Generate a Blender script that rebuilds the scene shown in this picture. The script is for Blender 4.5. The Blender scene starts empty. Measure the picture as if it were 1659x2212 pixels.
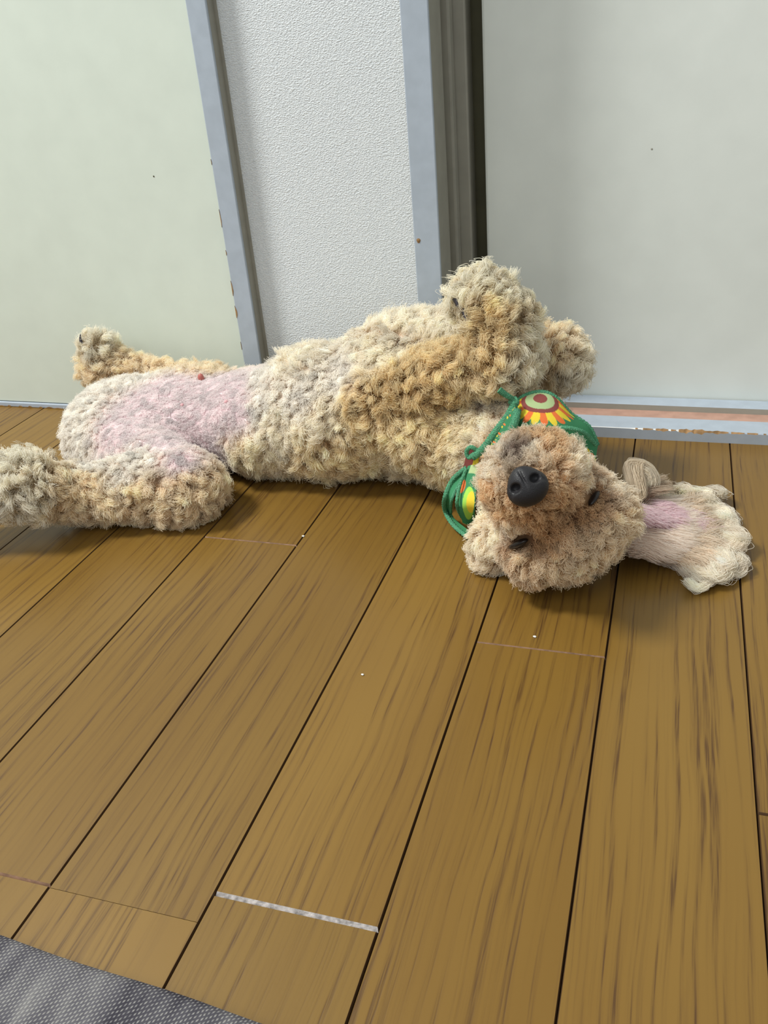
import bpy, math, random
import numpy as np
from mathutils import Matrix, Vector
from mathutils.kdtree import KDTree

rng = np.random.default_rng(7)
random.seed(7)
S = 0.08                       # one unit = one floor plank width = 8 cm

# ------------------------------------------------------------------ camera
FPX, CX, CY = 1915.747, 829.5, 1106.0
CAM = np.array([0.0, 0.0, 4.3385])
def _rx(t): return np.array([[1, 0, 0], [0, math.cos(t), -math.sin(t)], [0, math.sin(t), math.cos(t)]])
def _rz(t): return np.array([[math.cos(t), -math.sin(t), 0], [math.sin(t), math.cos(t), 0], [0, 0, 1]])
RM = _rz(0.33979492) @ _rx(1.06806539) @ _rz(-0.09056126)
cd = bpy.data.cameras.new('camera')
cam = bpy.data.objects.new('camera', cd)
bpy.context.scene.collection.objects.link(cam)
cam.matrix_world = Matrix.Translation(Vector(CAM * S)) @ Matrix(RM.tolist()).to_4x4()
cd.sensor_fit = 'VERTICAL'; cd.sensor_height = 24.0; cd.lens = FPX / 2212 * 24.0
cd.clip_start = 0.01
bpy.context.scene.camera = cam

# ------------------------------------------------------------------ world, lamp, exposure
sc = bpy.context.scene
sc.view_settings.view_transform = 'Standard'; sc.view_settings.look = 'None'
sc.view_settings.gamma = 1.0; sc.view_settings.use_curve_mapping = False
sc.view_settings.exposure = 0.0
sc.cycles.diffuse_bounces = 8
w = bpy.data.worlds.new('world'); sc.world = w; w.use_nodes = True
w.node_tree.nodes['Background'].inputs[0].default_value = (0.95, 1.0, 0.98, 1)
w.node_tree.nodes['Background'].inputs[1].default_value = 0.53
def area_lamp(name, loc, target, size, power, col):
    l = bpy.data.lights.new(name, 'AREA'); l.shape = 'DISK'; l.size = size; l.energy = power; l.color = col
    o = bpy.data.objects.new(name, l); sc.collection.objects.link(o)
    o.location = Vector(loc) * S
    o.rotation_euler = (Vector(target) - Vector(loc)).to_track_quat('-Z', 'Y').to_euler()
    return o
area_lamp('ceiling_lamp', (-19, 1.2, 27), (-2, 7.5, 0), 0.50, 70, (1.0, 1.0, 0.95))
area_lamp('fill_light', (-8, -16, 24), (-2, 9, 2), 1.4, 14, (1.0, 1.0, 0.99))  # added soft fill from behind the camera to brighten the wall

# ------------------------------------------------------------------ small helpers
C = sc.collection
def vunit(v): v = np.asarray(v, float); return v / np.maximum(np.linalg.norm(v, axis=-1, keepdims=True), 1e-9)
def P(u, v, Y):                # the point at depth Y seen at (u, v)
    d = RM @ np.array([(u - CX) / FPX, -(v - CY) / FPX, -1.0]); return CAM + d * (Y - CAM[1]) / d[1]
def Pz(u, v, z):               # the point at height z seen at (u, v)
    d = RM @ np.array([(u - CX) / FPX, -(v - CY) / FPX, -1.0]); return CAM + d * (z - CAM[2]) / d[2]
def lin(r, g, b):
    f = lambda c: (c / 255 / 12.92) if c / 255 <= 0.04045 else ((c / 255 + 0.055) / 1.055) ** 2.4
    return (f(r), f(g), f(b))
def put(o, parent=None, origin=(0, 0, 0)):
    C.objects.link(o); o['_org'] = [float(a) for a in origin]
    org = Vector(origin)
    if parent is not None:
        o.parent = parent; org = org - Vector(parent['_org'])
    o.location = org * S
    return o
def mesh(name, V, F, mat, parent=None, origin=(0, 0, 0), smooth=False, fmat=None):
    m = bpy.data.meshes.new(name)
    V = (np.asarray(V, float) - np.asarray(origin, float)) * S
    m.from_pydata(V.tolist(), [], [list(map(int, f)) for f in F])
    for a in (mat if isinstance(mat, (list, tuple)) else [mat]): m.materials.append(a)
    if fmat is not None: m.polygons.foreach_set('material_index', np.asarray(fmat, np.int32))
    if smooth: m.polygons.foreach_set('use_smooth', [True] * len(m.polygons))
    m.update()
    return put(bpy.data.objects.new(name, m), parent, origin)
def info(o, label=None, cat=None, kind=None, group=None):
    if label: o['label'] = label
    if cat: o['category'] = cat
    if kind: o['kind'] = kind
    if group: o['group'] = group
    return o
def boxdata(x0, x1, y0, y1, z0, z1):
    V = [(x, y, z) for z in (z0, z1) for y in (y0, y1) for x in (x0, x1)]
    return V, [(0, 2, 3, 1), (4, 5, 7, 6), (0, 1, 5, 4), (2, 6, 7, 3), (0, 4, 6, 2), (1, 3, 7, 5)]
def bevel(o, wdt, seg=2):
    b = o.modifiers.new('bevel', 'BEVEL'); b.width = wdt * S; b.segments = seg; b.limit_method = 'ANGLE'
    return o
def box(name, b, mat, parent=None, bev=0.0, origin=None):
    V, F = boxdata(*b)
    if origin is None: origin = ((b[0] + b[1]) / 2, (b[2] + b[3]) / 2, b[4])
    o = mesh(name, V, F, mat, parent, origin)
    if bev: bevel(o, bev)
    return o

# ------------------------------------------------------------------ material helpers
def newmat(name, col=(0.5, 0.5, 0.5), rough=0.6, spec=0.3):
    m = bpy.data.materials.new(name); m.use_nodes = True
    b = m.node_tree.nodes['Principled BSDF']
    b.inputs['Base Color'].default_value = (*col, 1); b.inputs['Roughness'].default_value = rough
    b.inputs['Specular IOR Level'].default_value = spec
    return m, m.node_tree, b
def nd(t, kind, **kw):
    n = t.nodes.new(kind)
    for k, v in kw.items():
        if k.startswith('i_'):
            key = k[2:]; key = int(key) if key.isdigit() else key.replace('_', ' ')
            n.inputs[key].default_value = v
        else: setattr(n, k, v)
    return n
def ramp(t, src, stops):
    r = t.nodes.new('ShaderNodeValToRGB'); e = r.color_ramp.elements
    while len(e) < len(stops): e.new(0.5)
    for i, (p, c) in enumerate(stops): e[i].position = p; e[i].color = (*c, 1) if len(c) == 3 else c
    t.links.new(src, r.inputs[0]); return r
def paint(name, col, rough=0.45, spec=0.35, var=0.05, bump=0.02, scale=60):
    m, t, b = newmat(name, col, rough, spec)
    g = nd(t, 'ShaderNodeNewGeometry')
    n = nd(t, 'ShaderNodeTexNoise', i_Scale=scale, i_Detail=5.0); t.links.new(g.outputs['Position'], n.inputs['Vector'])
    c0 = tuple(max(0, c * (1 - var)) for c in col); c1 = tuple(min(1, c * (1 + var)) for c in col)
    r = ramp(t, n.outputs['Fac'], [(0.35, c0), (0.65, c1)]); t.links.new(r.outputs[0], b.inputs['Base Color'])
    bp = nd(t, 'ShaderNodeBump', i_Strength=bump, i_Distance=0.002); t.links.new(n.outputs['Fac'], bp.inputs['Height'])
    t.links.new(bp.outputs[0], b.inputs['Normal'])
    return m
M_door = paint('cream_door', lin(206, 215, 205), 0.5, 0.3, 0.02, 0.02, 30)
M_door2 = paint('cream_door_right', lin(216, 221, 216), 0.5, 0.3, 0.02, 0.02, 30)
M_trim = paint('blue_grey_paint', lin(164, 174, 186), 0.4, 0.4, 0.04, 0.05, 90)
M_trim2 = paint('shaded_trim_grey', lin(150, 148, 138), 0.45, 0.3, 0.05, 0.05, 60)  # greyer trim paint with the shade of the side faces put in
M_pink = paint('worn_track', lin(176, 140, 124), 0.5, 0.3, 0.10, 0.1, 90)
M_bare = paint('bare_wood', lin(142, 112, 78), 0.8, 0.15, 0.3, 0.3, 120)
M_dark = paint('gap_shade_and_speck', lin(84, 82, 66), 0.9, 0.1, 0.1, 0.0, 30)  # dark tone for the shade in the door gap, also the door speck
M_chip = paint('pale_chip', lin(228, 228, 226), 0.6, 0.3, 0.04, 0.1, 120)

# wallpaper: fine embossed weave
M_paper, t, b = newmat('wallpaper', lin(214, 219, 222), 0.75, 0.2)
g = nd(t, 'ShaderNodeNewGeometry')
mp = nd(t, 'ShaderNodeMapping'); mp.inputs['Scale'].default_value = (760, 760, 1400); t.links.new(g.outputs['Position'], mp.inputs[0])
n = nd(t, 'ShaderNodeTexNoise', i_Scale=1.0, i_Detail=3.0, i_Roughness=0.6); t.links.new(mp.outputs[0], n.inputs['Vector'])
v = nd(t, 'ShaderNodeTexVoronoi', i_Scale=0.8); t.links.new(mp.outputs[0], v.inputs['Vector'])
mx = nd(t, 'ShaderNodeMath', operation='ADD'); t.links.new(n.outputs['Fac'], mx.inputs[0]); t.links.new(v.outputs['Distance'], mx.inputs[1])
bp = nd(t, 'ShaderNodeBump', i_Strength=0.75, i_Distance=0.0008); t.links.new(mx.outputs[0], bp.inputs['Height']); t.links.new(bp.outputs[0], b.inputs['Normal'])
r = ramp(t, n.outputs['Fac'], [(0.3, lin(203, 209, 214)), (0.7, lin(224, 228, 230))]); t.links.new(r.outputs[0], b.inputs['Base Color'])

# oak planks, grain along Y, offset and tone per plank
M_oak, t, b = newmat('oak_plank', lin(165, 125, 72), 0.3, 0.32)
g = nd(t, 'ShaderNodeNewGeometry'); oi = nd(t, 'ShaderNodeObjectInfo')
off = nd(t, 'ShaderNodeVectorMath', operation='SCALE'); off.inputs[0].default_value = (3.7, 5.1, 2.3); t.links.new(oi.outputs['Random'], off.inputs['Scale'])
ad = nd(t, 'ShaderNodeVectorMath', operation='ADD'); t.links.new(g.outputs['Position'], ad.inputs[0]); t.links.new(off.outputs[0], ad.inputs[1])
def mapped(scale):
    m_ = nd(t, 'ShaderNodeMapping'); m_.inputs['Scale'].default_value = scale; t.links.new(ad.outputs[0], m_.inputs[0]); return m_
m1 = mapped((14.0, 5.0, 1.0)); nw = nd(t, 'ShaderNodeTexNoise', i_Scale=1.0, i_Detail=2.0); t.links.new(m1.outputs[0], nw.inputs['Vector'])
# ring bands: x plus a slow warp
sx = nd(t, 'ShaderNodeSeparateXYZ'); t.links.new(ad.outputs[0], sx.inputs[0])
m_w = nd(t, 'ShaderNodeMath', operation='MULTIPLY_ADD'); t.links.new(nw.outputs['Fac'], m_w.inputs[0]); m_w.inputs[1].default_value = 0.018; t.links.new(sx.outputs['X'], m_w.inputs[2])
cb = nd(t, 'ShaderNodeCombineXYZ'); t.links.new(m_w.outputs[0], cb.inputs[0])
y2 = nd(t, 'ShaderNodeMath', operation='MULTIPLY'); t.links.new(sx.outputs['Y'], y2.inputs[0]); y2.inputs[1].default_value = 0.012; t.links.new(y2.outputs[0], cb.inputs[1])
nb = nd(t, 'ShaderNodeTexNoise', i_Scale=310.0, i_Detail=2.5, i_Roughness=0.5); t.links.new(cb.outputs[0], nb.inputs['Vector'])
rb = ramp(t, nb.outputs['Fac'], [(0.44, (0, 0, 0)), (0.54, (0.25, 0.25, 0.25)), (0.62, (1, 1, 1))])
# pores: short dark dashes
m2 = mapped((900, 30, 1)); npz = nd(t, 'ShaderNodeTexNoise', i_Scale=1.0, i_Detail=2.0); t.links.new(m2.outputs[0], npz.inputs['Vector'])
rp = ramp(t, npz.outputs['Fac'], [(0.45, (0, 0, 0)), (0.68, (1, 1, 1))])
mul = nd(t, 'ShaderNodeMath', operation='MULTIPLY'); t.links.new(rb.outputs[0], mul.inputs[0])
pz = nd(t, 'ShaderNodeMath', operation='MULTIPLY_ADD'); t.links.new(rp.outputs[0], pz.inputs[0]); pz.inputs[1].default_value = 0.75; pz.inputs[2].default_value = 0.3
t.links.new(pz.outputs[0], mul.inputs[1])
m3 = mapped((14, 2.5, 1)); nt = nd(t, 'ShaderNodeTexNoise', i_Scale=1.0, i_Detail=3.0); t.links.new(m3.outputs[0], nt.inputs['Vector'])
base = ramp(t, nt.outputs['Fac'], [(0.3, lin(112, 83, 34)), (0.7, lin(122, 93, 41))])
tone = nd(t, 'ShaderNodeMath', operation='MULTIPLY_ADD'); t.links.new(oi.outputs['Random'], tone.inputs[0]); tone.inputs[1].default_value = 0.16; tone.inputs[2].default_value = 0.90
tn = nd(t, 'ShaderNodeVectorMath', operation='SCALE'); t.links.new(base.outputs[0], tn.inputs[0]); t.links.new(tone.outputs[0], tn.inputs['Scale'])
mixc = nd(t, 'ShaderNodeMix', data_type='RGBA'); t.links.new(mul.outputs[0], mixc.inputs[0]); t.links.new(tn.outputs[0], mixc.inputs[6]); mixc.inputs[7].default_value = (*lin(80, 55, 28), 1)
t.links.new(mixc.outputs[2], b.inputs['Base Color'])
rr = nd(t, 'ShaderNodeMath', operation='MULTIPLY_ADD'); t.links.new(nt.outputs['Fac'], rr.inputs[0]); rr.inputs[1].default_value = 0.12; rr.inputs[2].default_value = 0.26
t.links.new(rr.outputs[0], b.inputs['Roughness'])
bp = nd(t, 'ShaderNodeBump', i_Strength=0.12, i_Distance=0.0006); bp.invert = True; t.links.new(mul.outputs[0], bp.inputs['Height']); t.links.new(bp.outputs[0], b.inputs['Normal'])
M_groove = newmat('groove', lin(80, 58, 38), 0.5, 0.3)[0]
M_worn = paint('worn_joint', lin(150, 120, 100), 0.35, 0.6, 0.3, 0.2, 200)
M_glint = paint('worn_joint_glint', lin(172, 166, 164), 0.35, 0.8, 0.35, 0.4, 300)  # shiny worn joint, the light it catches painted in as pale grey

# ------------------------------------------------------------------ floor
X0 = -8.2792
floor = box('floor', (-19, 9, 1.2 - 2.5, 9.7, -0.30, -0.06), M_groove, origin=(0, 4, -0.30)); info(floor, kind='structure')
floor['label'] = 'oak plank floor with dark grooves between long boards'
def plank(k, y0, y1, m_lo, m_hi, w_lo=0.012, w_hi=0.012, z=0.0):
    c = 0.008; x0, x1 = X0 + k + 0.001, X0 + k + 1 - 0.001
    xa, xb, ya, yb = x0 + c, x1 - c, y0 + w_lo, y1 - w_hi
    V = [(xa, ya, z), (xb, ya, z), (xb, yb, z), (xa, yb, z),
         (x0, y0, z - 0.028), (x1, y0, z - 0.028), (x1, y1, z - 0.028), (x0, y1, z - 0.028),
         (x0, y0, -0.1), (x1, y0, -0.1), (x1, y1, -0.1), (x0, y1, -0.1)]
    F = [(0, 1, 2, 3), (4, 5, 1, 0), (5, 6, 2, 1), (6, 7, 3, 2), (7, 4, 0, 3), (8, 9, 5, 4), (9, 10, 6, 5), (10, 11, 7, 6), (11, 8, 4, 7)]
    mesh('plank', V, F, [M_oak, M_groove, m_lo, m_hi], floor, ((x0 + x1) / 2, (y0 + y1) / 2, -0.1), fmat=[0, 2, 1, 3, 1, 1, 1, 1, 1])
YW = 9.52
G_, W_, B_ = M_groove, M_worn, M_glint
DEF = [(12.0, G_, G_, .01)]
joints = {4: [(2.718, W_, W_, .010), (6.669, W_, W_, .010)], 5: [(2.704, M_oak, M_oak, .0015)], 6: [(2.902, B_, B_, .016)], 7: [(5.516, W_, W_, .009)], 9: [(4.196, G_, G_, .012)],
          8: [(0.9, G_, G_, .01)]}
for k in range(-9, 16):
    ys = sorted(joints.get(k, [(random.uniform(0, 1.2) if k < 4 else random.uniform(3, 8), G_, G_, .01)]), key=lambda a: a[0])
    prev, pm, pw = -1.2, G_, 0.01
    for (yj, mlo, mhi, wj) in ys:
        plank(k, prev, yj, pm, mlo, pw, wj); prev, pm, pw = yj, mhi, wj
    plank(k, prev, 9.68 if k < 8 else 9.68, pm, G_, pw, 0.01)

# ------------------------------------------------------------------ wall, doors, trims
ZT = 31.0
wall = box('wall_back', (-4.80, -2.70, 9.68, 11.6, 0, ZT), M_paper); info(wall, 'strip of white embossed wallpaper between two grey trims', kind='structure')
# left door (flush, its bottom rail chipped)
dl = box('door_1', (-19, -4.95, 9.60, 9.95, 0.075, ZT), M_door, bev=0.01); info(dl, 'plain cream door left of the wallpaper strip', kind='structure')
sill_l = info(box('trim_1', (-19, -4.95, 9.575, 10.1, 0.0, 0.068), M_trim, bev=0.012), 'thin pale threshold strip with chipped paint under the left door', kind='structure')
for i in range(16):
    xx = -9.3 + i * 0.16 + random.uniform(-.04, .04)
    a = random.uniform(.025, .07); hh = random.uniform(.008, .018)
    V = [(xx - a, 9.572, .004), (xx + a, 9.572, .004), (xx + a * .7, 9.572, .004 + hh), (xx, 9.572, .004 + hh * 1.5), (xx - a * .6, 9.572, .004 + hh),
         (xx - a, 9.58, .004), (xx + a, 9.58, .004), (xx + a * .7, 9.58, .004 + hh), (xx, 9.58, .004 + hh * 1.5), (xx - a * .6, 9.58, .004 + hh)]
    mesh('paint_chip', V, [(0, 1, 2, 3, 4), (0, 5, 6, 1), (1, 6, 7, 2), (2, 7, 8, 3), (3, 8, 9, 4), (4, 9, 5, 0)], M_bare, sill_l, (xx, 9.575, .004))
# left trim: wavy worn left edge with bare wood
tl = box('trim_2', (-5.020, -4.790, 9.50, 9.54, 0, ZT), M_trim, bev=0.010)
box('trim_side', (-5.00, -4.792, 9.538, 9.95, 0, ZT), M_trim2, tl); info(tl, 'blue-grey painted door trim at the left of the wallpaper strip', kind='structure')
box('shadow_strip', (-4.795, -4.755, 9.672, 9.70, 0, ZT), M_trim2, tl)  # solid grey strip painting the shadow line in the corner
for (z0, z1, ww) in [(1.62, 1.80, .02), (1.35, 1.50, .028), (2.1, 2.16, .01), (0.95, 1.05, .008), (2.42, 2.62, .012), (3.1, 3.16, .008)]:
    zz = np.linspace(z0, z1, 7); wv = ww * np.sin(np.linspace(0.15, math.pi - .1, 7)) * rng.uniform(.7, 1.2, 7)
    V = [(-5.0225, 9.5, z) for z in zz] + [(-5.0225 + a, 9.4975, z) for z, a in zip(zz, wv)] + [(-5.0225, 9.53, z) for z in zz]
    F = [(i, i + 7, i + 8, i + 1) for i in range(6)] + [(i + 14, i, i + 1, i + 15) for i in range(6)]
    mesh('paint_chip', V, F, M_bare, tl, (-5.02, 9.5, z0))
# right trim and jamb
tr = box('trim_3', (-2.730, -2.446, 9.50, 9.54, 0, ZT), M_trim, bev=0.010)
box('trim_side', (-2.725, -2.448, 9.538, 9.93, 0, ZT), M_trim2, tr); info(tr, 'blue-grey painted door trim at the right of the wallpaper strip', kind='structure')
nh = P(904, 520, 9.498)
V = [nh + np.array([0.022 * math.cos(a) * (1 + .15 * math.sin(3 * a)), 0.0, 0.026 * math.sin(a)]) for a in np.linspace(0, 2 * math.pi, 12, endpoint=False)] + [nh + np.array([0, -0.008, 0])]
mesh('nail', V, [(i, (i + 1) % 12, 12) for i in range(12)], M_bare, tr, nh)
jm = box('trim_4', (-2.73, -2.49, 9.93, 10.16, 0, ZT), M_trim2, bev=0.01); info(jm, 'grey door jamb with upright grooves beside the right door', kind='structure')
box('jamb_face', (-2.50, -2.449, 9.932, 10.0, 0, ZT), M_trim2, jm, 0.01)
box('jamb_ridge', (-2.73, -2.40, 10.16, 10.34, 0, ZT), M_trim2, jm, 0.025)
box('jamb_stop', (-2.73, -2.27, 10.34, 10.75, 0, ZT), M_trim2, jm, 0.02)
box('gap_shade_panel', (-2.73, -1.6, 10.60, 10.9, 0, ZT), M_dark, jm)  # dark panel that paints the shade in the gap beside the door
# right sliding door
dr = box('door_2', (-2.105, 9.0, 10.36, 10.78, 0.13, ZT), M_door2, bev=0.03); info(dr, 'plain cream sliding door filling the right of the wall', kind='structure')
dot = P(332, 381, 9.598)
for q, par in ((dot, dl), (P(1408, 322, 10.358), dr)):
    V = [q + np.array([0.010 * math.cos(a), 0, 0.010 * math.sin(a)]) for a in np.linspace(0, 2 * math.pi, 8, endpoint=False)] + [q + np.array([0, -0.004, 0])]
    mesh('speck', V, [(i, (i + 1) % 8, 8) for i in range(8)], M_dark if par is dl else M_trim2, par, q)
# right sill: swept profile with a worn front edge
xs = np.linspace(-2.446, 9.0, 420)
def wear(x):
    a = 0.0
    for c, wd, h in ((-0.22, .10, .018), (-0.02, .07, .03), (0.10, .04, .022), (0.33, .16, .05), (0.55, .22, .028), (0.82, .22, .014), (1.08, .1, .012), (1.6, .2, .02)):
        a = np.maximum(a, h * np.exp(-((x - c) / wd) ** 4))
    return a
wr = 0.006 + wear(xs) * (0.6 + 0.5 * np.sin(xs * 57) * np.sin(xs * 23 + 1))
prof = []
ZS = 0.128
for x, a in zip(xs, wr):
    prof += [(x, 9.52, 0), (x, 9.52, ZS - a * .8), (x, 9.52 + a * 1.1, ZS), (x, 9.85, ZS), (x, 9.856, ZS - .02), (x, 10.10, ZS - .02), (x, 10.105, ZS + .045), (x, 10.12, ZS + .05), (x, 10.34, ZS + .05), (x, 10.34, 0)]
n = 10; F = []; fm = []
for i in range(len(xs) - 1):
    for j in range(n - 1):
        F.append((i * n + j, (i + 1) * n + j, (i + 1) * n + j + 1, i * n + j + 1))
        if j == 1: fm.append(1 if wr[i] > 0.012 else (2 if -0.9 < xs[i] < 0.25 else 0))
        elif j in (3, 4): fm.append(3)
        elif j == 5: fm.append(4)
        else: fm.append(0)
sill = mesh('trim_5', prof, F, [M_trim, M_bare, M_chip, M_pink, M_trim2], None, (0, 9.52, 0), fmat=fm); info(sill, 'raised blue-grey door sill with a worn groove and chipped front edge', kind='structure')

# ------------------------------------------------------------------ woven grey rug, bottom left
M_rug, t, b = newmat('grey_weave', lin(100, 98, 104), 0.95, 0.1)
g = nd(t, 'ShaderNodeNewGeometry')
mp = nd(t, 'ShaderNodeMapping'); mp.inputs['Scale'].default_value = (520, 520, 520); mp.inputs['Rotation'].default_value = (0, 0, 0.06); t.links.new(g.outputs['Position'], mp.inputs[0])
w1 = nd(t, 'ShaderNodeTexWave', wave_type='BANDS', bands_direction='X', i_Scale=0.40, i_Distortion=1.2, i_Detail=2.0); t.links.new(mp.outputs[0], w1.inputs['Vector'])
mp3 = nd(t, 'ShaderNodeMapping'); mp3.inputs['Scale'].default_value = (520, 520, 520); mp3.inputs['Rotation'].default_value = (0, 0, 1.0); t.links.new(g.outputs['Position'], mp3.inputs[0])
w2 = nd(t, 'ShaderNodeTexWave', wave_type='BANDS', bands_direction='X', i_Scale=0.34, i_Distortion=1.2, i_Detail=2.0); t.links.new(mp3.outputs[0], w2.inputs['Vector'])
ck = nd(t, 'ShaderNodeMath', operation='MULTIPLY'); t.links.new(w1.outputs['Fac'], ck.inputs[0]); t.links.new(w2.outputs['Fac'], ck.inputs[1])
nz = nd(t, 'ShaderNodeTexNoise', i_Scale=0.9, i_Detail=3.0); t.links.new(mp.outputs[0], nz.inputs['Vector'])
mp2 = nd(t, 'ShaderNodeMapping'); mp2.inputs['Scale'].default_value = (60, 14, 60); t.links.new(g.outputs['Position'], mp2.inputs[0])
nz2 = nd(t, 'ShaderNodeTexNoise', i_Scale=1.0, i_Detail=4.0); t.links.new(mp2.outputs[0], nz2.inputs['Vector'])
a1 = nd(t, 'ShaderNodeMath', operation='MULTIPLY'); t.links.new(ck.outputs[0], a1.inputs[0]); t.links.new(nz.outputs['Fac'], a1.inputs[1])
a2 = nd(t, 'ShaderNodeMath', operation='ADD'); t.links.new(a1.outputs[0], a2.inputs[0]); t.links.new(nz2.outputs['Fac'], a2.inputs[1])
r = ramp(t, a2.outputs[0], [(0.36, lin(48, 46, 54)), (0.62, lin(88, 86, 92)), (0.95, lin(142, 140, 138))]); t.links.new(r.outputs[0], b.inputs['Base Color'])
bp = nd(t, 'ShaderNodeBump', i_Strength=0.7, i_Distance=0.0012); t.links.new(a1.outputs[0], bp.inputs['Height']); t.links.new(bp.outputs[0], b.inputs['Normal'])
V, F = [], []
nx = 60
e0, e1 = Pz(0, 2030, .02), Pz(545, 2212, .02)
dx = (e1 - e0) / (e1[0] - e0[0])
for i in range(nx + 1):
    x = -8 + i * 10.5 / nx
    ye = e0[1] + dx[1] * (x - e0[0]) + 0.006 * math.sin(x * 5)
    for (dy, z) in ((0.0, 0.0), (0.012, 0.03), (0.0, 0.062), (-0.04, 0.085), (-0.12, 0.092), (-3.2, 0.092), (-3.2, 0.0)):
        V.append((x, ye + dy, z))
for i in range(nx):
    for j in range(6): F.append((i * 7 + j, i * 7 + j + 1, (i + 1) * 7 + j + 1, (i + 1) * 7 + j))
rug = mesh('rug', V, F, M_rug, None, (-3, 0.7, 0), smooth=True)
info(rug, 'dark grey woven rug edge in the bottom left corner on the wooden floor', 'rug')

# ------------------------------------------------------------------ the dog: signed distance body
def rcone(p, a, b, ra, rb):
    a = np.asarray(a); b = np.asarray(b); ba = b - a; h = np.clip(((p - a) @ ba) / (ba @ ba), 0, 1)
    return np.linalg.norm(p - a - h[:, None] * ba, axis=1) - (ra + (rb - ra) * h)
def ellip(p, c, r, R=None):
    q = p - np.asarray(c)
    if R is not None: q = q @ R
    r = np.asarray(r); k0 = np.linalg.norm(q / r, axis=1); k1 = np.linalg.norm(q / r ** 2, axis=1)
    return k0 * (k0 - 1) / np.maximum(k1, 1e-6)
# head frame
HC = Pz(1213, 1122, 0.60)
tc = vunit(CAM - HC); IR, IU = RM[:, 0], RM[:, 1]
HF = vunit(tc * 0.93 + (-0.62 * IR + 0.78 * IU) * 0.36)          # muzzle direction
HU = (0.5 * IR - 0.86 * IU); HU = vunit(HU - HF * (HU @ HF))      # top of the head
HS = np.cross(HU, HF)                                             # sideways
HR = np.stack([HF, HS, HU], 1)
NOSE = P(1137, 1052, 0) * 0 + (CAM + (Pz(1137, 1052, 0.6) - CAM) * 1.0)
def at_dist(u, v, dist):
    d = vunit(RM @ np.array([(u - CX) / FPX, -(v - CY) / FPX, -1.0])); return CAM + d * dist
DH = np.linalg.norm(HC - CAM)
NOSE = at_dist(1138, 1050, DH - 1.02)
MUZ = at_dist(1152, 1040, DH - 0.42)
PR = []   # (function args)
def E(c, r, R=None): PR.append(('e', c, r, R))
def K(a, b, ra, rb): PR.append(('k', a, b, ra, rb))
# trunk
E((-2.55, 8.50, 0.84), (0.95, 0.74, 0.80))
E((-2.30, 8.62, 1.12), (0.62, 0.42, 0.52))
E((-3.45, 8.42, 0.66), (1.00, 0.72, 0.66))
E((-4.30, 8.40, 0.53), (0.95, 0.70, 0.53))
E((-5.30, 8.38, 0.50), (0.95, 0.72, 0.47))
E((-6.05, 8.32, 0.46), (0.62, 0.66, 0.44))
# neck and head
K((-2.0, 8.30, 0.66), (-1.35, 7.75, 0.62), 0.60, 0.50)
K((-1.35, 7.75, 0.62), HC, 0.46, 0.40)
E(HC, (0.44, 0.48, 0.42), HR)
K(HC + .20 * HU - .36 * HS + .08 * HF, HC + .25 * HU + .10 * HF, .17, .19)
K(HC + .25 * HU + .10 * HF, HC + .18 * HU + .34 * HS + .08 * HF, .19, .17)
K(HC + .18 * HU + .34 * HS + .08 * HF, HC - .1 * HU + .38 * HS, .16, .15)
K(HC + 0.1 * HF, MUZ, 0.34, 0.35)
K(MUZ, NOSE - 0.12 * vunit(NOSE - MUZ), 0.35, 0.15)
# far ear lying under the near cheek
K(Pz(1090, 1150, 0.35), Pz(1062, 1190, 0.16), 0.20, 0.16)
# near hind leg
K(P(240, 950, 8.0), P(395, 1048, 7.12), 0.50, 0.36)
K(P(395, 1048, 7.12), P(160, 1062, 6.70), 0.36, 0.21)
K(P(160, 1062, 6.70), P(60, 1052, 6.38), 0.21, 0.25)
K(P(60, 1052, 6.38), P(-75, 1052, 6.20), 0.25, 0.21)
# far hind leg
K(P(330, 880, 8.95), P(455, 838, 9.0), 0.26, 0.20)
K(P(455, 838, 9.0), P(310, 805, 9.12), 0.17, 0.09)
K(P(310, 805, 9.12), P(225, 790, 9.06), 0.10, 0.20)
K(P(225, 790, 9.06), P(210, 748, 9.02), 0.20, 0.13)
# near front leg
K(P(930, 930, 7.95), P(800, 862, 7.95), 0.36, 0.24)
K(P(800, 862, 7.95), P(1085, 776, 7.72), 0.24, 0.24)
K(P(1085, 776, 7.72), P(1088, 700, 7.76), 0.24, 0.20)
K(P(1088, 700, 7.76), P(1046, 648, 7.80), 0.20, 0.185)
K(P(1046, 648, 7.80), P(1018, 650, 7.80), 0.175, 0.13)
# far front leg
K((-1.9, 8.75, 0.95), P(1120, 790, 8.55), 0.34, 0.24)
K(P(1120, 790, 8.55), P(1195, 772, 8.45), 0.24, 0.22)
K(P(1195, 772, 8.45), P(1212, 788, 8.40), 0.22, 0.20)
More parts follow.
